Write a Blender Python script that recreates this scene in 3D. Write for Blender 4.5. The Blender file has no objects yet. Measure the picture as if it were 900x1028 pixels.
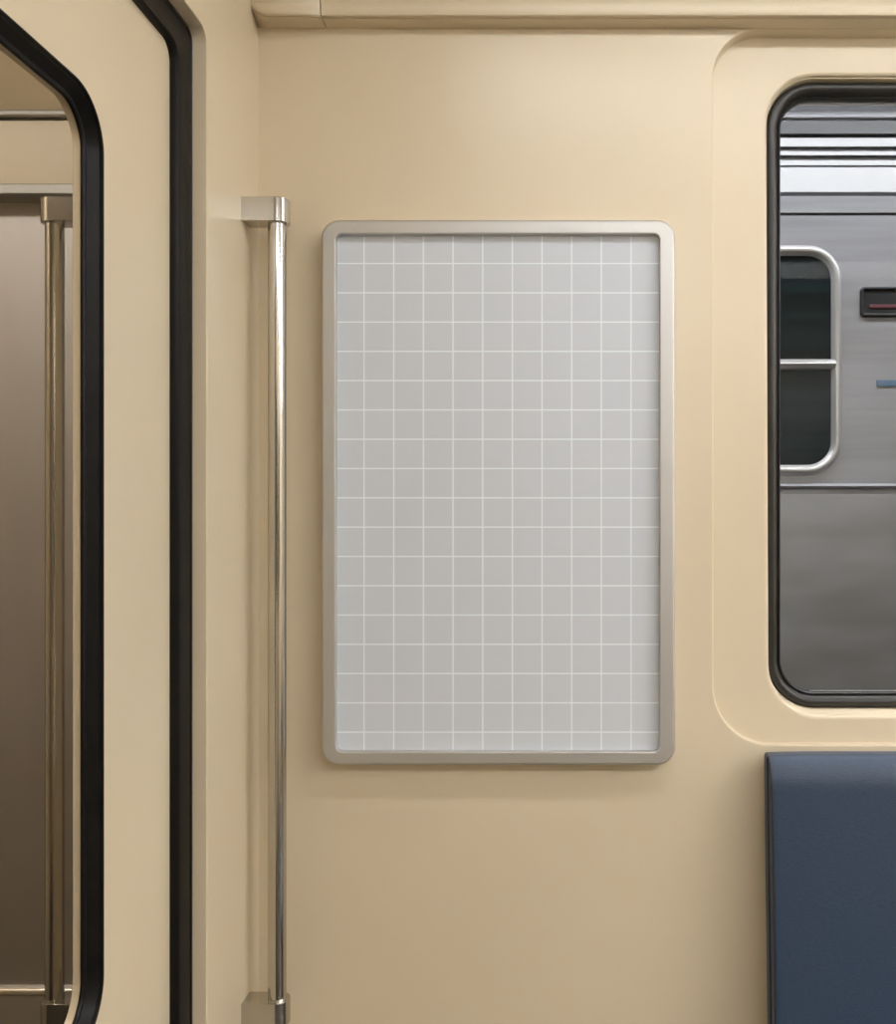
import bpy, bmesh, math, random
from mathutils import Vector
random.seed(4)
C = bpy.context.scene
COL = C.collection
PI = math.pi

# ------------------------------------------------------------------ measures
S = 0.0016          # metres per photo pixel on the end of the car's side wall
D = 1.5             # distance of that wall
PX, PY = 565.0, 515.0
EYE = 1.45
def wx(px, Y=D): return (px - PX) * S * Y / D
def wz(py, Y=D): return EYE + (PY - py) * S * Y / D

# ------------------------------------------------------------------ materials
def mat(name, color, rough=0.5, metal=0.0, spec=0.5, coat=0.0):
    m = bpy.data.materials.new(name); m.use_nodes = True
    b = m.node_tree.nodes['Principled BSDF']
    b.inputs['Base Color'].default_value = (*color, 1)
    b.inputs['Roughness'].default_value = rough
    b.inputs['Metallic'].default_value = metal
    b.inputs['Specular IOR Level'].default_value = spec
    b.inputs['Coat Weight'].default_value = coat
    return m
def nd(m, t): return m.node_tree.nodes.new(t)
def lk(m, a, b): m.node_tree.links.new(a, b)
def bsdf(m): return m.node_tree.nodes['Principled BSDF']
def noise_col(m, c1, c2, scale=(1, 1, 1), nscale=5.0, detail=4.0, lo=.3, hi=.7, rough=None, bump=0.0, bdist=.001):
    tc = nd(m, 'ShaderNodeTexCoord'); mp = nd(m, 'ShaderNodeMapping'); mp.inputs['Scale'].default_value = scale
    n = nd(m, 'ShaderNodeTexNoise'); n.inputs['Scale'].default_value = nscale; n.inputs['Detail'].default_value = detail
    r = nd(m, 'ShaderNodeValToRGB')
    r.color_ramp.elements[0].position = lo; r.color_ramp.elements[0].color = (*c1, 1)
    r.color_ramp.elements[1].position = hi; r.color_ramp.elements[1].color = (*c2, 1)
    lk(m, tc.outputs['Object'], mp.inputs['Vector']); lk(m, mp.outputs['Vector'], n.inputs['Vector'])
    lk(m, n.outputs['Fac'], r.inputs['Fac']); lk(m, r.outputs['Color'], bsdf(m).inputs['Base Color'])
    if rough:
        mr = nd(m, 'ShaderNodeMapRange'); mr.inputs['To Min'].default_value = rough[0]; mr.inputs['To Max'].default_value = rough[1]
        lk(m, n.outputs['Fac'], mr.inputs['Value']); lk(m, mr.outputs['Result'], bsdf(m).inputs['Roughness'])
    if bump:
        bp = nd(m, 'ShaderNodeBump'); bp.inputs['Strength'].default_value = bump; bp.inputs['Distance'].default_value = bdist
        lk(m, n.outputs['Fac'], bp.inputs['Height']); lk(m, bp.outputs['Normal'], bsdf(m).inputs['Normal'])
    return m

WALLC = (.655, .52, .335)
cream = noise_col(mat('cream_paint', WALLC, .33), (.715, .61, .443), (.735, .63, .463), (1, 1, 1), 3.0, 3, rough=(.27, .37))
rubber = noise_col(mat('black_rubber', (.012, .011, .010), .38, spec=.2), (.006, .0055, .005), (.010, .009, .008), (1, 1, 1), 30, rough=(.32, .42))
rubber2 = noise_col(mat('window_rubber', (.022, .020, .018), .36), (.018, .017, .015), (.028, .026, .023), (1, 1, 1), 30, rough=(.3, .42))
steel = noise_col(mat('satin_steel', (.55, .52, .48), .22, 1.0), (.56, .54, .50), (.58, .56, .52), (1, 1, 1), 8, rough=(.13, .15))
framem = noise_col(mat('brushed_frame_steel', (.6, .58, .55), .3, 1.0), (.63, .62, .60), (.65, .64, .62), (1, 1, 1), 5, rough=(.54, .57))
doorsteel = noise_col(mat('brushed_door_steel', (.42, .39, .37), .3, 1.0), (.52, .49, .47), (.55, .52, .50), (6, 1, 1.0), 6, rough=(.50, .56))
header_m = noise_col(mat('grey_header_metal', (.4, .38, .36), .45, .6), (.36, .35, .33), (.43, .41, .39), (2, 40, 40), 6, rough=(.4, .5))
blue = noise_col(mat('blue_vinyl', (.04, .063, .10), .42), (.028, .050, .093), (.039, .066, .116), (1, 1, 2.6), 170, 6, rough=(.36, .5), bump=.35, bdist=.0012)
navy = noise_col(mat('navy_piping', (.02, .028, .046), .4), (.018, .025, .042), (.024, .033, .054), (1, 1, 1), 60)
greymetal = noise_col(mat('grey_painted_metal', (.25, .25, .25), .5), (.22, .22, .22), (.28, .28, .28), (1, 1, 1), 9)
floorm = noise_col(mat('speckled_floor', (.12, .11, .10), .5), (.035, .031, .028), (.10, .085, .07), (1, 1, 1), 160, 5, lo=.42, hi=.58)
ceilm = noise_col(mat('ceiling_panel', (.66, .56, .42), .4), (.65, .55, .41), (.68, .58, .44), (1, 1, 1), 4)
dark_m = noise_col(mat('dark_recess', (.03, .028, .026), .6), (.02, .019, .018), (.04, .037, .034), (1, 1, 1), 20)
train_steel = noise_col(mat('train_stainless', (.5, .5, .53), .42, .35), (.35, .35, .37), (.42, .42, .445), (.6, 6, 14), 3, 5, rough=(.36, .5))
train_white = noise_col(mat('train_white_band', (.86, .86, .88), .4), (.53, .53, .54), (.56, .56, .57), (1, 1, 1), 6)
train_dirty = noise_col(mat('train_lower_steel', (.26, .25, .255), .45, .3), (.20, .185, .18), (.33, .325, .33), (.8, 1.5, 3), 1.6, 3, lo=.3, hi=.7, rough=(.45, .5))
train_roof = noise_col(mat('train_roof_grey', (.05, .05, .055), .6), (.035, .035, .04), (.07, .07, .075), (.8, 1, 1), 3, 2)
train_gutter = noise_col(mat('train_gutter_grey', (.13, .13, .135), .5), (.11, .11, .115), (.16, .16, .165), (.8, 1, 1), 3, 2)
train_dark = noise_col(mat('train_dark_gap', (.012, .012, .014), .5), (.008, .008, .01), (.02, .02, .022), (1, 1, 1), 9)
train_frame = noise_col(mat('train_window_frame', (.62, .61, .60), .33, .6), (.58, .57, .56), (.66, .65, .64), (1, 1, 1), 9)
train_glass = noise_col(mat('train_dark_glass', (.006, .009, .010), .3, spec=.25), (.004, .006, .007), (.012, .022, .024), (.3, 1, 12), 2, 2)
red_m = mat('dark_red_line', (.16, .05, .06), .5); noise_col(red_m, (.14, .04, .05), (.18, .06, .07), nscale=12)
bluestripe = mat('slate_blue_stripe', (.13, .21, .30), .5); noise_col(bluestripe, (.12, .19, .28), (.15, .23, .33), nscale=12)
gravel = noise_col(mat('track_ballast', (.06, .055, .05), .9), (.03, .028, .026), (.10, .09, .085), (1, 1, 1), 40, bump=.6, bdist=.02)

def glass_mat(name, tint, ior=1.12):
    m = bpy.data.materials.new(name); m.use_nodes = True
    nt = m.node_tree; nt.nodes.clear()
    out = nt.nodes.new('ShaderNodeOutputMaterial'); mix = nt.nodes.new('ShaderNodeMixShader')
    tr = nt.nodes.new('ShaderNodeBsdfTransparent'); g = nt.nodes.new('ShaderNodeBsdfGlossy'); fr = nt.nodes.new('ShaderNodeFresnel')
    tr.inputs['Color'].default_value = (*tint, 1); g.inputs['Roughness'].default_value = .02
    fr.inputs['IOR'].default_value = ior
    ge = nt.nodes.new('ShaderNodeNewGeometry'); inv = nt.nodes.new('ShaderNodeMath'); inv.operation = 'SUBTRACT'; inv.inputs[0].default_value = 1
    mu = nt.nodes.new('ShaderNodeMath'); mu.operation = 'MULTIPLY'
    nt.links.new(ge.outputs['Backfacing'], inv.inputs[1]); nt.links.new(inv.outputs[0], mu.inputs[0]); nt.links.new(fr.outputs[0], mu.inputs[1])
    nt.links.new(mu.outputs[0], mix.inputs[0]); nt.links.new(tr.outputs[0], mix.inputs[1]); nt.links.new(g.outputs[0], mix.inputs[2])
    nt.links.new(mix.outputs[0], out.inputs['Surface'])
    return m
pane_m = glass_mat('clear_pane', (.97, .975, .975))
pane_left = glass_mat('door_pane', (.95, .94, .92))

def emit(name, color, strength):
    m = mat(name, (.9, .9, .88), .5)
    b = bsdf(m); b.inputs['Emission Color'].default_value = (*color, 1); b.inputs['Emission Strength'].default_value = strength
    return m

# ------------------------------------------------------------------ helpers
def link(name, bm, m, parent=None, loc=None, angle=32, recalc=True):
    """bmesh in world coordinates -> one object; vertices become local to loc (or to the parent's base)"""
    if recalc: bmesh.ops.recalc_face_normals(bm, faces=bm.faces[:])
    base = Vector(loc) if loc is not None else (Vector(parent['_b']) if parent is not None and '_b' in parent else Vector((0, 0, 0)))
    for v in bm.verts: v.co -= base
    for f in bm.faces: f.smooth = True
    me = bpy.data.meshes.new(name); bm.to_mesh(me); bm.free()
    me.set_sharp_from_angle(angle=math.radians(angle))
    if isinstance(m, (list, tuple)):
        for k in m: me.materials.append(k)
    else: me.materials.append(m)
    o = bpy.data.objects.new(name, me); COL.objects.link(o)
    if parent is not None:
        o.parent = parent
        pb = Vector(parent['_b']) if '_b' in parent else Vector((0, 0, 0))
        o.location = base - pb
    else: o.location = base
    o['_b'] = tuple(base)
    return o
def thing(name, label, cat, loc, group=None):
    o = bpy.data.objects.new(name, None); COL.objects.link(o); o.location = loc
    o['_b'] = tuple(loc); o['label'] = label; o['category'] = cat
    if group: o['group'] = group
    o.empty_display_size = .05
    return o
def struct(o, label=None, cat=None):
    o['kind'] = 'structure'
    if label: o['label'] = label
    if cat: o['category'] = cat
    return o

def rr(u0, u1, v0, v1, r, seg=12):
    """rounded rectangle, counter-clockwise; r = (bottom-left, bottom-right, top-right, top-left)"""
    if not isinstance(r, (tuple, list)): r = (r,) * 4
    out = []
    for (cu, cv, a0, rad, su, sv) in ((u0, v0, PI, r[0], 1, 1), (u1, v0, 1.5 * PI, r[1], -1, 1), (u1, v1, 0, r[2], -1, -1), (u0, v1, .5 * PI, r[3], 1, -1)):
        ou, ov = cu + su * rad, cv + sv * rad
        for k in range(seg + 1):
            a = a0 + .5 * PI * k / seg
            out.append((ou + rad * math.cos(a), ov + rad * math.sin(a)))
    return out
def rri(rect, r, i, seg=12):
    u0, u1, v0, v1 = rect
    if not isinstance(r, (tuple, list)): r = (r,) * 4
    return rr(u0 + i, u1 - i, v0 + i, v1 - i, tuple(max(x - i, .0015) for x in r), seg)
BACK = lambda u, v, d: (u, d, v)      # loops in the plane of the car side: u = X, v = Z, d = Y
LEFT = lambda u, v, d: (d, u, v)      # loops in the plane of the partition: u = Y, v = Z, d = X
def loft(bm, loops, fmap, close=False, cap0=False, cap1=False):
    vs = [[bm.verts.new(fmap(u, v, d)) for (u, v) in pts] for (pts, d) in loops]
    n = len(vs[0]); m = len(vs)
    for i in range(m if close else m - 1):
        a, b = vs[i], vs[(i + 1) % m]
        for k in range(n):
            bm.faces.new((a[k], a[(k + 1) % n], b[(k + 1) % n], b[k]))
    if cap0: bm.faces.new(vs[0])
    if cap1: bm.faces.new(vs[-1])
    return vs
def ring_fill(bm, outer, inner):
    ed = []
    for L in (outer, inner):
        for k in range(len(L)):
            e = bm.edges.get((L[k], L[(k + 1) % len(L)])) or bm.edges.new((L[k], L[(k + 1) % len(L)]))
            ed.append(e)
    bmesh.ops.triangle_fill(bm, use_beauty=True, use_dissolve=False, edges=ed)
def box(bm, x0, x1, y0, y1, z0, z1, bev=0.0, seg=3):
    vs = [bm.verts.new((x, y, z)) for x in (x0, x1) for y in (y0, y1) for z in (z0, z1)]
    fs = [(0, 1, 3, 2), (4, 6, 7, 5), (0, 4, 5, 1), (2, 3, 7, 6), (0, 2, 6, 4), (1, 5, 7, 3)]
    fc = [bm.faces.new([vs[i] for i in f]) for f in fs]
    if bev:
        es = list({e for f in fc for e in f.edges})
        bmesh.ops.bevel(bm, geom=es, offset=bev, segments=seg, profile=.5, affect='EDGES')
def extrude_x(bm, prof, xs, closed=True, cap=True):
    """profile of (y, z); xs = list of x or (x, fn) """
    rows = []
    for x in xs:
        fn = None
        if isinstance(x, tuple): x, fn = x
        rows.append([bm.verts.new((x, *(fn(y, z) if fn else (y, z)))) for (y, z) in prof])
    n = len(prof)
    for a, b in zip(rows, rows[1:]):
        for k in range(n if closed else n - 1):
            bm.faces.new((a[k], a[(k + 1) % n], b[(k + 1) % n], b[k]))
    if cap and closed:
        bm.faces.new(rows[0]); bm.faces.new(rows[-1])
def cyl(bm, cx, cy, z0, z1, r, n=40, cap=True, bev=0.0):
    rings = [(z0, r), (z1, r)] if not bev else [(z0, r - bev), (z0 + bev, r), (z1 - bev, r), (z1, r - bev)]
    vs = [[bm.verts.new((cx + q * math.cos(2 * PI * k / n), cy + q * math.sin(2 * PI * k / n), z)) for k in range(n)] for z, q in rings]
    for a, b in zip(vs, vs[1:]):
        for k in range(n): bm.faces.new((a[k], a[(k + 1) % n], b[(k + 1) % n], b[k]))
    if cap: bm.faces.new(vs[0]); bm.faces.new(vs[-1])

# ------------------------------------------------------------------ car side wall with the window recess
XL = -.488; XLB = -.660            # both faces of the partition on the left
XR = 6.0                           # far end of the modelled part of the car
YF = -1.25                         # opposite side of the car
CEIL = 2.46
VX = -1.75                         # far side of the entrance bay behind the partition
R0 = (wx(716), 1.55, wz(748.5), wz(28.6)); r0 = (.094, .094, .078, .078)
rec = 1.518
R2 = (wx(771.5, rec), 1.42, 1.1257, 2.1640); r2 = (.082, .082, .078, .078)
OUT = 1.62
bm = bmesh.new()
loops = []
for i, d in ((-.0024, 1.5), (-.0009, 1.5003), (-.0001, 1.5014), (.0004, 1.5035), (.001, 1.512), (.0015, 1.5160), (.0024, 1.5175), (.0042, rec)):
    loops.append((rri(R0, r0, i), d))
va = loft(bm, loops, BACK)
loops = []
for i, d in ((-.008, rec), (-.0045, rec + .0006), (-.0018, rec + .0025), (0, rec + .006), (.001, rec + .015), (.003, 1.556), (.006, OUT)):
    loops.append((rri(R2, r2, i), d))
vb = loft(bm, loops, BACK)
for L in va + vb[:4]:
    for q in L:
        if L is not va[0] and any(L is t for t in vb): q.co.z -= .004 * min(1, max(0, (1.27 - q.co.z) / .12))
        q.co.y = 1.5 + (q.co.y - 1.5) * (.60 + .80 * (q.co.z - R0[2]) / (R0[3] - R0[2]))
ring_fill(bm, va[-1], vb[0])
ob = [(XL - .02, -.0), (XR, -.0), (XR, CEIL + .05), (XL - .02, CEIL + .05)]
of = [bm.verts.new((x, D, z)) for x, z in ob]; obk = [bm.verts.new((x, OUT, z)) for x, z in ob]
ring_fill(bm, of, va[0]); ring_fill(bm, obk, vb[-1])
for k in range(4): bm.faces.new((of[k], of[(k + 1) % 4], obk[(k + 1) % 4], obk[k]))
struct(link('wall_back', bm, cream, angle=20), 'cream painted car side wall with a recessed window surround', 'wall')

# window in the side wall
w1 = bpy.data.objects.new('window_1', None); COL.objects.link(w1); w1.location = (.87, 1.55, 1.13); w1['_b'] = (.87, 1.55, 1.13)
struct(w1, 'rounded train window in a black rubber gasket', 'window')
G = (R2[0] + .0022, R2[1] - .0022, R2[2] + .0022, R2[3] - .0022); rg = tuple(x - .0022 for x in r2)
prof = [(-.0002, 1.560), (.0003, 1.547), (.002, 1.5415), (.0055, 1.5385), (.010, 1.5378), (.0145, 1.5392), (.018, 1.5430), (.0195, 1.5500),
        (.0205, 1.5512), (.0216, 1.5490), (.0232, 1.5482), (.0245, 1.5500), (.0258, 1.5535), (.0262, 1.562), (-.0002, 1.566)]
bm = bmesh.new(); loft(bm, [(rri((G[0] - 0, G[1], G[2], G[3]), rg, i, 16), d) for i, d in prof], BACK, close=True)
link('window_gasket', bm, rubber2, w1, angle=50)
bm = bmesh.new(); loft(bm, [(rri(G, rg, .0235, 16), 1.5545), (rri(G, rg, .0235, 16), 1.5590)], BACK, cap0=True, cap1=True)
link('window_pane', bm, pane_m, w1)
# thin bright glazing bead
zq = G[2] + .0258
bm = bmesh.new(); extrude_x(bm, [(1.5546, zq), (1.5520, zq), (1.5515, zq + .0010), (1.5546, zq + .0014)], [G[0] + .075, G[1] - .075])
link('glazing_bead', bm, train_frame, w1)

# cornice under the ceiling cove
cp = [(1.5, 2.2290), (1.4715, 2.2290), (1.4712, 2.2312), (1.4690, 2.2312), (1.4687, 2.2292), (1.4660, 2.2292), (1.4636, 2.2302), (1.4622, 2.2326), (1.4617, 2.2380), (1.4622, 2.2420), (1.4618, 2.2450),
      (1.4585, 2.2560), (1.440, 2.290), (1.405, 2.345), (1.350, 2.395), (1.28, 2.430), (1.20, CEIL), (1.5, CEIL)]
bm = bmesh.new(); extrude_x(bm, cp, [wx(322.5, 1.463), XR]); struct(link('trim_1', bm, cream, angle=28), 'cream cornice moulding along the top of the side wall', 'moulding')
bm = bmesh.new()
xa, xb = XL, wx(321.5, 1.463)
xs = []
for k in range(17):
    t = k / 16
    sag = -.0042 * math.sin(PI * min(1, max(0, (t - .02) / .98))) ** .8 + .013 * max(0, (.28 - t) / .28) ** 2
    push = -.012 * math.sin(PI * t) ** .7
    xs.append((xa + (xb - xa) * t, (lambda s, p: (lambda y, z: (y + p * min(1, (1.5 - y) / .03), z + s * max(0, (2.30 - z) / .07) * min(1, max(0, 1.49 - y) / .022))))(sag, push)))
extrude_x(bm, cp, xs); struct(link('trim_2', bm, cream, angle=28), 'cream rounded end cap of the cornice in the corner', 'moulding')

# ------------------------------------------------------------------ partition with the sliding door
JY = 1.2815; OT = wz(31, JY)
RO = (.33, JY, .02, OT); ro = (.004, .004, .020, .020)
bm = bmesh.new()
loops = [(rri(RO, ro, i), d) for i, d in ((-.0012, XL), (-.0005, XL - .0003), (0, XL - .0012), (0, XLB + .003), (-.0012, XLB + .0006), (-.003, XLB))]
v = loft(bm, loops, LEFT)
ob = [(YF, 0), (D, 0), (D, CEIL), (YF, CEIL)]
f1 = [bm.verts.new((XL, y, z)) for y, z in ob]; f2 = [bm.verts.new((XLB, y, z)) for y, z in ob]
ring_fill(bm, f1, v[0]); ring_fill(bm, f2, v[-1])
for k in range(4): bm.faces.new((f1[k], f1[(k + 1) % 4], f2[(k + 1) % 4], f2[k]))
struct(link('wall_left', bm, cream, angle=20), 'cream partition wall with the door opening', 'wall')

# black door seal around the opening
SX = XL - .0205                   # front of the seal
LX = -.523                        # face of the door leaf
RS = (.3302, JY - .0002, .0202, OT - .0002); rs = (.004, .004, .020, .020)
sp = [(0, SX - .030), (0, SX), (.0015, SX + .0012), (.0045, SX + .0012), (.006, SX - .0015), (.0075, SX), (.030, SX - .001), (.036, SX - .003), (.0385, SX - .008), (.0390, LX + .0005), (.0390, LX - .006)]
bm = bmesh.new(); loft(bm, [(rri(RS, rs, i) if i < .03 else rr(RS[0] + i, RS[1] - i, RS[2] + i, RS[3] - i, (.0015, .0015, .024, .024)), d) for i, d in sp], LEFT, close=True)
struct(link('trim_3', bm, rubber, angle=40), 'black rubber seal around the door opening', 'door seal')

# door leaf with its window
LB = LX - .0245
RW = (.50, 1.059, .862, 1.9165); rw = (.066, .066, .062, .062)
d1 = bpy.data.objects.new('door_1', None); COL.objects.link(d1); d1.location = (LX, .8, .03); d1['_b'] = (LX, .8, .03)
struct(d1, 'cream sliding door with a large rounded window', 'door')
bm = bmesh.new()
loops = [(rri(RW, rw, i), d) for i, d in ((0, LX), (.0004, LX - .0146), (.0165, LX - .0150), (.0165, LB + .0008), (.0157, LB))]
v = loft(bm, loops, LEFT)
ob = [(.36, .04), (JY - .012, .04), (JY - .012, OT - .012), (.36, OT - .012)]
f1 = [bm.verts.new((LX, y, z)) for y, z in ob]; f2 = [bm.verts.new((LB, y, z)) for y, z in ob]
ring_fill(bm, f1, v[0]); ring_fill(bm, f2, v[-1])
for k in range(4): bm.faces.new((f1[k], f1[(k + 1) % 4], f2[(k + 1) % 4], f2[k]))
link('door_leaf', bm, cream, d1, angle=30)
gp = [(-.0012, LX + .0004), (-.0006, LX + .0026), (.0008, LX + .0032), (.0022, LX + .0024), (.0028, LX - .0004), (.0038, LX - .0006), (.0050, LX - .0030), (.0100, LX - .0105),
      (.0110, LX - .0125), (.0122, LX - .0130), (.0128, LX - .0110), (.0142, LX - .0102), (.0160, LX - .0106), (.0172, LX - .0122), (.0176, LX - .0140), (.0176, LX - .0149), (.0006, LX - .0144), (.0006, LX - .002), (-.0012, LX - .0004)]
bm = bmesh.new(); loft(bm, [(rri(RW, rw, i, 16), d) for i, d in gp], LEFT, close=True)
link('door_gasket', bm, rubber, d1, angle=45)
bm = bmesh.new(); loft(bm, [(rri(RW, rw, .0166, 16), LX - .0152), (rri(RW, rw, .0166, 16), LX - .0175)], LEFT, cap0=True, cap1=True)
link('door_pane', bm, pane_left, d1)

# ------------------------------------------------------------------ entrance bay behind the partition (seen through the door window)
BX0, BX1 = VX, XLB
bm = bmesh.new()      # bulkhead above the steel door, trim strip and the tilted panel above it
zb, zt = wz(184.5, 1.50), wz(118, 1.50)
extrude_x(bm, [(1.50, zb), (1.50, 2.5), (1.62, 2.5), (1.62, zb)], [BX0, BX1])
struct(link('wall_rear', bm, cream), 'cream panel above the steel door seen through the door window', 'wall')
bm = bmesh.new()
z0 = wz(116.3, 1.49); z1 = wz(110.3, 1.49)
extrude_x(bm, [(1.501, z0), (1.4915, z0), (1.489, z0 + .0012), (1.488, .5 * (z0 + z1)), (1.489, z1 - .0012), (1.4915, z1), (1.501, z1)], [BX0, BX1])
struct(link('trim_4', bm, header_m), 'thin metal strip on the cream panel above the steel door', 'strip')
bm = bmesh.new()      # dark shadow-gap fillets either side of the strip
for za in (z0 - .0026, z1):
    box(bm, BX0, BX1, 1.4965, 1.501, za, za + .0026)
struct(link('trim_5', bm, dark_m), 'dark joint lines above and below the thin metal strip', 'strip')
bm = bmesh.new()
extrude_x(bm, [(1.4985, z1 + .0026), (1.35, z1 + .175), (1.25, CEIL), (1.5, CEIL)], [BX0, BX1])
struct(link('ceiling_cove', bm, cream), 'sloping cream cove above the thin metal strip', 'ceiling')
bm = bmesh.new(); hz0, hz1 = wz(194.5, 1.478), wz(184.5, 1.478)
extrude_x(bm, [(1.53, hz0), (1.479, hz0), (1.4778, hz0 + .0012), (1.478, hz1 - .0012), (1.479, hz1), (1.53, hz1)], [BX0, BX1])
struct(link('trim_6', bm, header_m), 'grey metal header strip above the steel door', 'strip')
d2 = bpy.data.objects.new('door_2', None); COL.objects.link(d2); d2.location = (-1.2, 1.53, 0); d2['_b'] = (-1.2, 1.53, 0)
struct(d2, 'brushed steel exterior door seen through the door window', 'door')
bm = bmesh.new(); zl = wz(993, 1.520)
extrude_x(bm, [(1.522, zl + .004), (1.5218, hz0 + .012), (1.56, hz0 + .012), (1.56, .01), (1.5125, .01), (1.5125, zl - .0045), (1.5133, zl - .0015), (1.5155, zl + .0018), (1.519, zl + .0035)], [BX0, BX1])
link('door_leaf', bm, doorsteel, d2, angle=50)
polished = noise_col(mat('polished_steel', (.8, .78, .74), .2, 1.0), (.82, .80, .76), (.85, .83, .79), nscale=6)
bm = bmesh.new(); pr = [(1.522, zl + .006)]
for k in range(9):
    a = PI / 2 * k / 8
    pr.append((1.520 - .009 * math.sin(a), zl - .0045 + .0095 * math.cos(a)))
pr += [(1.511, zl - .006), (1.522, zl - .006)]
extrude_x(bm, pr, [BX0, BX1]); link('kick_plate_bead', bm, polished, d2, angle=40)['label'] = 'bright polished bead'
bm = bmesh.new(); box(bm, BX0 - .05, BX0, YF, OUT, 0, 2.5); struct(link('wall_side', bm, cream), 'cream end wall of the entrance bay', 'wall')

# ------------------------------------------------------------------ rest of the shell
bm = bmesh.new(); box(bm, VX - .05, XR + .05, YF - .05, OUT, -.06, 0); struct(link('floor', bm, floorm), 'dark speckled car floor', 'floor')
bm = bmesh.new(); box(bm, VX - .05, XR + .05, YF - .05, OUT, CEIL, CEIL + .06); struct(link('ceiling', bm, ceilm), 'cream car ceiling', 'ceiling')
bm = bmesh.new(); box(bm, XR, XR + .05, YF - .05, OUT, 0, CEIL); struct(link('wall_right', bm, cream), 'cream end of the car', 'wall')
# opposite side; its dark windows and doors are added for reflections
bm = bmesh.new()
hole = []
ob = [(VX, 0), (XR, 0), (XR, CEIL), (VX, CEIL)]
of = [bm.verts.new((x, YF, z)) for x, z in ob]; obk = [bm.verts.new((x, YF - .05, z)) for x, z in ob]
for L in (of, obk): bm.faces.new(L)
for k in range(4): bm.faces.new((of[k], of[(k + 1) % 4], obk[(k + 1) % 4], obk[k]))
struct(link('wall_front', bm, cream), 'cream opposite side of the car', 'wall')
for k, (xa, xb) in enumerate(((-.38, .28), (1.72, 2.45))):  # unseen windows, added as dark contrast for the metal to reflect
    wn = bpy.data.objects.new('window_%d' % (k + 2), None); COL.objects.link(wn); wn.location = (xa, YF, 1.1); wn['_b'] = (xa, YF, 1.1)
    struct(wn, 'added unseen dark window on the opposite side, %s the steel doors' % ('towards the partition from' if k == 0 else 'down the car past'), 'window')
    RR = (xa, xb, 1.1, 2.0)
    bm = bmesh.new(); loft(bm, [(rri(RR, .08, i), d) for i, d in ((0, YF), (.004, YF + .012), (.02, YF + .012), (.024, YF))], BACK, close=True)
    link('window_gasket', bm, rubber, wn)
    bm = bmesh.new(); loft(bm, [(rri(RR, .08, .02), YF + .001), (rri(RR, .08, .02), YF + .006)], BACK, cap0=True, cap1=True)
    link('window_pane', bm, train_glass, wn)

d3 = bpy.data.objects.new('door_3', None); COL.objects.link(d3); d3.location = (1.0, YF, 0); d3['_b'] = (1.0, YF, 0)  # unseen doors, added to put tall stripes into the rail's reflection
struct(d3, 'unseen steel doors added on the opposite side for rail reflections', 'door')
for xa, xb in ((.46, .985), (1.015, 1.54)):
    bm = bmesh.new(); RD = (xa, xb, .02, 2.05); RDW = (xa + .12, xb - .12, 1.0, 1.85)
    v = loft(bm, [(rri(RDW, .06, 0), YF + .012), (rri(RDW, .06, 0), YF + .004)], BACK)
    f1 = [bm.verts.new((x, YF + .012, z)) for x, z in ((xa, .02), (xb, .02), (xb, 2.05), (xa, 2.05))]
    ring_fill(bm, f1, v[0])
    lf = link('door_leaf', bm, doorsteel, d3)
    bm = bmesh.new(); loft(bm, [(rri(RDW, .06, -.02), YF + .0005), (rri(RDW, .06, -.02), YF + .004)], BACK, cap0=True, cap1=True); link('door_pane', bm, train_glass, lf)
for xa, xb in ((.42, .46), (.985, 1.015), (1.54, 1.58)):
    bm = bmesh.new(); box(bm, xa, xb, YF + .0005, YF + .016, .02, 2.05, .003); link('door_gasket', bm, rubber, d3)

# ------------------------------------------------------------------ framed poster
fy = 1.470; pk = S * fy / D
FO = (wx(322, fy), wx(678.6, fy), wz(768.8, fy), wz(220, fy))
FI = (wx(336.8, fy), wx(663, fy), wz(755, fy), wz(234.3, fy))
pc = (.5 * (FO[0] + FO[1]), 1.5, FO[2])
pf = thing('poster_frame', 'brushed steel wall frame with rounded corners holding a grey grid poster', 'poster frame', pc)
bm = bmesh.new()
ros, ris = .029, .0105
lp = [(rri(FO, ros, .0005), 1.4995), (rri(FO, ros, 0), 1.476), (rri(FO, ros, .0006), 1.4735), (rri(FO, ros, .0028), 1.4708), (rri(FO, ros, .0045), fy),
      (rri(FI, ris, -.0016), fy), (rri(FI, ris, -.0004), 1.4704), (rri(FI, ris, 0), 1.4716), (rri(FI, ris, 0), 1.4835), (rri(FI, ris, -.004), 1.4995)]
loft(bm, lp, BACK, close=True)
link('frame', bm, framem, pf, angle=12)
py_ = 1.4825; pp = S * py_ / D
gm = mat('grey_grid_poster', (.55, .55, .56), .6, spec=.15)
tc = nd(gm, 'ShaderNodeTexCoord'); sx = nd(gm, 'ShaderNodeSeparateXYZ'); lk(gm, tc.outputs['Object'], sx.inputs[0])
def gridline(sock, phase, period, width):
    a = nd(gm, 'ShaderNodeMath'); a.operation = 'SUBTRACT'; a.inputs[1].default_value = phase; lk(gm, sock, a.inputs[0])
    b = nd(gm, 'ShaderNodeMath'); b.operation = 'PINGPONG'; b.inputs[1].default_value = period / 2; lk(gm, a.outputs[0], b.inputs[0])
    c = nd(gm, 'ShaderNodeMath'); c.operation = 'LESS_THAN'; c.inputs[1].default_value = width / 2; lk(gm, b.outputs[0], c.inputs[0])
    return c.outputs[0]
gx = gridline(sx.outputs['X'], wx(365.7, py_) - pc[0], 29.79 * pp, 1.35 * pp)
gz = gridline(sx.outputs['Z'], wz(264.5, py_) - pc[2], 29.41 * pp, 1.35 * pp)
mx = nd(gm, 'ShaderNodeMath'); mx.operation = 'MAXIMUM'; lk(gm, gx, mx.inputs[0]); lk(gm, gz, mx.inputs[1])
cm = nd(gm, 'ShaderNodeMix'); cm.data_type = 'RGBA'; lk(gm, mx.outputs[0], cm.inputs[0])
cm.inputs[6].default_value = (.66, .70, .765, 1); cm.inputs[7].default_value = (.88, .94, 1.0, 1)
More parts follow.
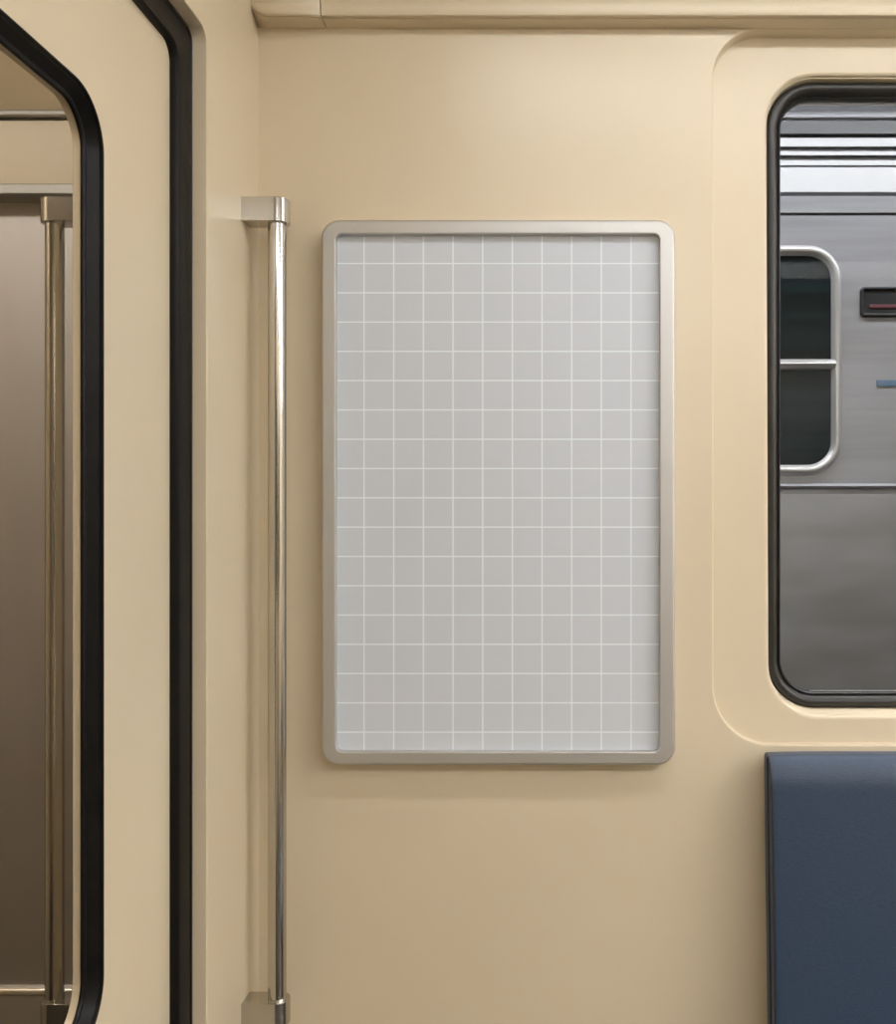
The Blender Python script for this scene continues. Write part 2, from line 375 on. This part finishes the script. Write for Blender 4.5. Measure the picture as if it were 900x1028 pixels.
lk(gm, cm.outputs[2], bsdf(gm).inputs['Base Color'])
bm = bmesh.new(); loft(bm, [(rri(FI, ris, -.0002), py_), (rri(FI, ris, -.0002), py_ + .004)], BACK, cap0=True, cap1=True)
po = link('poster', bm, gm, pf, loc=pc); po['label'] = 'grey poster with a fine white square grid'

# ------------------------------------------------------------------ grab rails
def handrail(xc, yc, xwall, sign, label, grp=None):
    t = thing('handrail', label, 'handrail', (xwall, yc, .70), grp)
    zt, zb = wz(196.8, 1.416), wz(1008.8, 1.416)
    hb = .0365
    rr_, hr = .0137, .0195
    bm = bmesh.new(); cyl(bm, xc, yc, zb - .012, zt - hb + .012, rr_, 48); link('rail', bm, steel, t)
    for (za, zc) in ((zt - hb, zt), (zb - hb, zb)):
        bm = bmesh.new()
        pts = [(xwall, yc - hr)]
        n = 24
        for k in range(n + 1):
            a = -PI / 2 + PI * k / n
            pts.append((xc + sign * hr * math.cos(a), yc + hr * math.sin(a)))
        pts.append((xwall, yc + hr))
        def ring(z, i):
            cxm = .5 * (xwall + xc); out = []
            for x, y in pts:
                if x == xwall: out.append((x, y + (i if y < yc else -i), z)); continue
                dx, dy = x - xc, y - yc; q = (hr - i) / hr
                out.append((xc + dx * q, yc + dy * q, z))
            return [bm.verts.new(p) for p in out]
        rows = [ring(za, .0007), ring(za + .0002, .0002), ring(za + .0007, 0), ring(zc - .0007, 0), ring(zc - .0002, .0002), ring(zc, .0007)]
        for a, b in zip(rows, rows[1:]):
            for k in range(len(a)): bm.faces.new((a[k], a[(k + 1) % len(a)], b[(k + 1) % len(a)], b[k]))
        bm.faces.new(rows[0]); bm.faces.new(rows[-1])
        link('bracket', bm, steel, t, angle=14)
    return t
handrail(-.4390, 1.4365, XL, 1, 'vertical steel grab rail in the corner between door and poster frame')
handrail(-.7815, 1.4365, XLB, -1, 'vertical steel grab rail seen through the door window before the steel door')

# ------------------------------------------------------------------ blue bench
bx0, bx1 = .3215, 1.42
seat = thing('bench_seat', 'dark blue vinyl padded bench below the train window', 'bench', (.87, 1.2, 0))
tilt = math.tan(math.radians(3.4)); ztop = wz(755.5, 1.478)
def lean(bm):
    for v in bm.verts: v.co.y -= (ztop - v.co.z) * tilt
# side outline of the back cushion (y, z): flat front, rounded top edge
def outline(i=0.0):
    pr = [(1.4915 - i, .50 + i), (1.4345 + i, .50 + i)]
    for cy_, cz_, rad, a0, a1, n in ((1.4345 + .026, ztop - .050, .026, PI, PI / 2, 12), (1.4915 - .012, ztop - .012, .012, PI / 2, 0, 6)):
        for k in range(n + 1):
            a = a0 + (a1 - a0) * k / n
            pr.append((cy_ + (rad - i) * math.cos(a), cz_ + ((.050 if n == 12 else rad) - i) * math.sin(a)))
    return pr
bm = bmesh.new()
rows = []
for x, i in ((bx0 + .0006, .0035), (bx0 + .0002, .0015), (bx0 + .0012, .0004), (bx0 + .004, 0), (bx0 + .02, -.0006), (bx0 + .06, -.0012), (bx1 - .06, -.0012), (bx1 - .004, 0), (bx1, .003)):
    rows.append([bm.verts.new((x, y, z)) for y, z in outline(i)])
for a, b in zip(rows, rows[1:]):
    for k in range(len(a)): bm.faces.new((a[k], a[(k + 1) % len(a)], b[(k + 1) % len(a)], b[k]))
bm.faces.new(rows[0]); bm.faces.new(rows[-1]); lean(bm)
bk = link('backrest', bm, blue, seat, angle=60)
def piping(path, x, r):
    bm = bmesh.new(); ringv = []
    for k, (y, z) in enumerate(path):
        a, b = path[max(k - 1, 0)], path[min(k + 1, len(path) - 1)]
        ty, tz_ = b[0] - a[0], b[1] - a[1]; L = math.hypot(ty, tz_) or 1
        ny, nz = -tz_ / L, ty / L
        ringv.append([bm.verts.new((x + r * math.sin(q), y + ny * r * math.cos(q), z + nz * r * math.cos(q))) for q in [2 * PI * j / 8 for j in range(8)]])
    for a, b in zip(ringv, ringv[1:]):
        for j in range(8): bm.faces.new((a[j], a[(j + 1) % 8], b[(j + 1) % 8], b[j]))
    bm.faces.new(ringv[0]); bm.faces.new(ringv[-1])
    lean(bm); link('piping', bm, navy, bk, angle=80)
piping(outline(.0018)[1:14], bx0 + .0010, .0019)
piping([(1.4635, .502), (1.4635, .7), (1.4635, .9), (1.4635, ztop - .004)], bx0 - .0002, .0015)
bm = bmesh.new(); RC = (bx0, bx1, .97, 1.40)
TOP = lambda u, v, d: (u, v, d)
loft(bm, [(rri(RC, .03, .006), .43), (rri(RC, .03, 0), .436), (rri(RC, .03, 0), .488), (rri(RC, .03, .004), .498), (rri(RC, .03, .014), .504), (rri(RC, .03, .05), .507)], TOP, cap0=True, cap1=True)
link('seat_cushion', bm, blue, seat, angle=60)
bm = bmesh.new(); box(bm, bx0 + .03, bx1 - .03, 1.12, 1.495, 0, .43, .008)
link('base', bm, greymetal, seat)
bm = bmesh.new(); extrude_x(bm, [(1.4985, .43), (1.4985, ztop - .05), (1.492, ztop - .05), (1.458, .50), (1.40, .43)], [bx0 + .02, bx1 - .02])
link('back_shell', bm, greymetal, seat)

# ------------------------------------------------------------------ passing train on the next track
TY = 3.0
def tz(py): return wz(py, TY)
tr = thing('subway_car', 'stainless steel subway car on the next track outside the window', 'train', (1.2, TY + .2, -.95))
TX0, TX1 = -2.2, 7.0
bm = bmesh.new()
prof = [(TY + .02, -.15), (TY - .004, .3), (TY, tz(493))]
prof += [(TY + .012, tz(493)), (TY + .012, tz(491)), (TY - .004, tz(490.4)), (TY - .012, tz(488)), (TY - .006, tz(486)), (TY, tz(485.2))]   # belt ridge
prof += [(TY, tz(216)), (TY + .02, tz(216)), (TY + .02, tz(214)), (TY - .006, tz(214)), (TY - .006, tz(197.5)), (TY + .03, tz(197.5)), (TY + .03, tz(193.5))]
def P(dy, py): return (TY + dy, wz(py, TY + dy))
prof += [P(.012, 193.3), P(.05, 167.8), P(.10, 167.8), P(.10, 138.0), P(.16, 137.6), P(.16, 134.6), P(.08, 134.2), P(.085, 130), P(.10, 124), P(.105, 118.5), P(.09, 117.5), P(.095, 115), P(.12, 113.2),
         P(.18, 112.6), P(.20, 104), P(.23, 99), P(.5, 82), P(1.4, 62), (TY + 2.6, wz(62, TY + 1.4)), (TY + 2.6, -.15)]
extrude_x(bm, prof, [TX0, TX1])
link('body', bm, train_steel, tr, angle=20)
bm = bmesh.new()
extrude_x(bm, [P(.004, 192.6), P(.006, 192.2), P(.044, 168.4), P(.06, 168.4), P(.02, 193)], [TX0, TX1])
link('letter_band', bm, train_white, tr, angle=40)
for (ya, yb) in ((166.3, 158.0), (156.2, 149.2), (147.4, 138.4)):      # roof-edge corrugations
    bm = bmesh.new(); pr = [P(.060, ya), P(.056, ya - .5), P(.064, .5 * (ya + yb)), P(.076, yb + .4), P(.081, yb), P(.11, yb), P(.11, ya)]
    extrude_x(bm, pr, [TX0, TX1]); link('corrugation', bm, train_white, tr, angle=40)
bm = bmesh.new(); extrude_x(bm, [P(.174, 112.4), P(.186, 104), P(.212, 99), P(.47, 82), P(.52, 82), P(.24, 99), P(.20, 111)], [TX0, TX1]); link('roof_edge', bm, train_roof, tr, angle=20)
bm = bmesh.new(); extrude_x(bm, [P(.0785, 134.1), P(.083, 130), P(.098, 124), P(.102, 119), P(.13, 119), P(.13, 134.1)], [TX0, TX1]); link('gutter_panel', bm, train_gutter, tr, angle=40)
# lower body sheet
bm = bmesh.new(); extrude_x(bm, [(TY - .012, -.10), (TY - .010, tz(620)), (TY - .006, tz(500)), (TY - .002, tz(496)), (TY + .02, tz(496)), (TY + .02, -.10)], [TX0, TX1])
link('lower_panel', bm, train_dirty, tr, angle=30)
# windows: rounded frame, two dark panes, bright transom
def train_window(x0, x1):
    zb_, zt_ = tz(474), tz(250)
    RWn = (x0, x1, zb_, zt_)
    bm = bmesh.new()
    loft(bm, [(rri(RWn, .10, i), d) for i, d in ((-.012, TY + .004), (-.010, TY - .006), (-.004, TY - .016), (.006, TY - .022), (.014, TY - .018), (.022, TY - .004), (.030, TY + .004))], BACK, close=True)
    f = link('window_frame', bm, train_frame, tr, angle=60)
    bm = bmesh.new(); loft(bm, [(rri(RWn, .10, .016), TY - .003), (rri(RWn, .10, .016), TY + .004)], BACK, cap0=True, cap1=True)
    link('pane', bm, train_glass, f)
    bm = bmesh.new(); extrude_x(bm, [(TY - .002, tz(371.5)), (TY - .016, tz(370)), (TY - .024, tz(366)), (TY - .016, tz(362)), (TY - .002, tz(360.5))], [x0 + .012, x1 - .012])
    link('transom', bm, train_frame, f, angle=60)
for x0, x1 in ((-1.5, -.55), (-.22, .885), (2.4, 3.5)): train_window(x0, x1)
bm = bmesh.new(); z0_, z1_ = tz(319), tz(288)
loft(bm, [(rri((.955, 1.75, z0_, z1_), .016, i), d) for i, d in ((0, TY + .002), (.002, TY - .008), (.007, TY - .011), (.012, TY - .008), (.014, TY - .003))], BACK, cap1=True, cap0=True)
sg = link('sign_box', bm, train_dark, tr)
bm = bmesh.new(); box(bm, .985, 1.72, TY - .0065, TY - .002, tz(309.5), tz(306), .001); link('sign_line', bm, red_m, sg)
bm = bmesh.new(); box(bm, 1.01, 1.9, TY - .004, TY + .002, tz(388), tz(381.5), .0015); link('stripe', bm, bluestripe, tr)['label'] = 'slate blue stripe'
for x in (-1.3, -.2, 2.9, 4.0):      # running gear down on the rails
    bm = bmesh.new()
    n = 32; R = .38
    rows = [[bm.verts.new((x + q * math.cos(2 * PI * k / n), y, -.57 + q * math.sin(2 * PI * k / n))) for k in range(n)] for y, q in ((TY + .5, R - .02), (TY + .52, R), (TY + .60, R), (TY + .64, R + .03), (TY + .66, R))]
    for a, b in zip(rows, rows[1:]):
        for k in range(n): bm.faces.new((a[k], a[(k + 1) % n], b[(k + 1) % n], b[k]))
    bm.faces.new(rows[0]); bm.faces.new(rows[-1])
    link('wheel', bm, greymetal, tr)
bm = bmesh.new(); box(bm, -2, 4.9, TY + .3, TY + 2.2, -.45, -.1, .01); link('undercarriage', bm, train_dark, tr)
bm = bmesh.new(); box(bm, -3, 6, OUT + .02, TY + 3.2, -1.05, -.98); struct(link('ground', bm, gravel), 'dark track ballast outside', 'ground')

# ------------------------------------------------------------------ lamps
lamp_in = emit('fluorescent_diffuser', (.985, 1.0, 1.02), 16.5)
lamp_far = emit('far_diffuser', (.985, 1.0, 1.02), 19.5)
lamp_bay = emit('bay_diffuser', (1.0, .95, .87), 15.0)
lamp_out = emit('added_outside_diffuser', (.95, .97, 1.0), 37.0)
def ceiling_light(x0, x1, y0, y1, label, m, group=None, z=CEIL):
    t = thing('ceiling_light', label, 'ceiling light', (.5 * (x0 + x1), .5 * (y0 + y1), z), group)
    bm = bmesh.new(); box(bm, x0 - .02, x1 + .02, y0 - .02, y1 + .02, z - .02, z, .004); link('housing', bm, greymetal, t)
    bm = bmesh.new(); box(bm, x0, x1, y0, y1, z - .045, z - .0205, .01); link('diffuser', bm, m, t)
    return t
ceiling_light(-.12, 5.8, .80, .90, 'long fluorescent ceiling light nearest the poster wall', lamp_in)
ceiling_light(-.12, 5.8, -.75, -.57, 'long fluorescent ceiling light over the opposite side of the car', lamp_far)
ceiling_light(1.7, 5.8, .02, .16, 'added unseen light over the middle of the aisle', lamp_far)  # extra lamp, added to brighten the partition and door leaf
ceiling_light(-1.68, -.72, .50, .68, 'short ceiling light in the entrance bay', lamp_bay)
t = thing('added_outside_light', 'added unseen lamp above the gap between the trains', 'added light', (1.4, 2.3, 3.5))  # unseen lamp, added to light the outside train from above
bm = bmesh.new(); box(bm, -1.6, 4.4, 2.16, 2.34, 3.46, 3.5, .005); link('housing', bm, greymetal, t)
bm = bmesh.new(); box(bm, -1.55, 4.35, 2.19, 2.31, 3.42, 3.4595, .008); link('diffuser', bm, lamp_out, t)
bm = bmesh.new(); box(bm, -3, 6, OUT + .02, TY + 3.2, 3.5, 3.6); struct(link('ceiling_tunnel', bm, dark_m), 'dark tunnel ceiling outside', 'ceiling')

w = bpy.data.worlds.new('world'); C.world = w; w.use_nodes = True
w.node_tree.nodes['Background'].inputs[0].default_value = (.5, .55, .62, 1); w.node_tree.nodes['Background'].inputs[1].default_value = .25

for o in bpy.data.objects:
    if '_b' in o: del o['_b']

# ------------------------------------------------------------------ camera
cam = bpy.data.cameras.new('camera'); co = bpy.data.objects.new('camera', cam); COL.objects.link(co)
co.location = (0, 0, EYE); co.rotation_euler = (PI / 2, 0, 0)
cam.sensor_fit = 'HORIZONTAL'; cam.sensor_width = 36; cam.lens = 36 * (D / S) / 900
cam.shift_x = (450 - PX) / 900; cam.shift_y = (PY - 514) / 900
cam.clip_start = .02
C.camera = co
C.view_settings.view_transform = 'Standard'; C.view_settings.look = 'None'
C.view_settings.exposure = 0.0; C.view_settings.gamma = 1.0; C.view_settings.use_curve_mapping = False
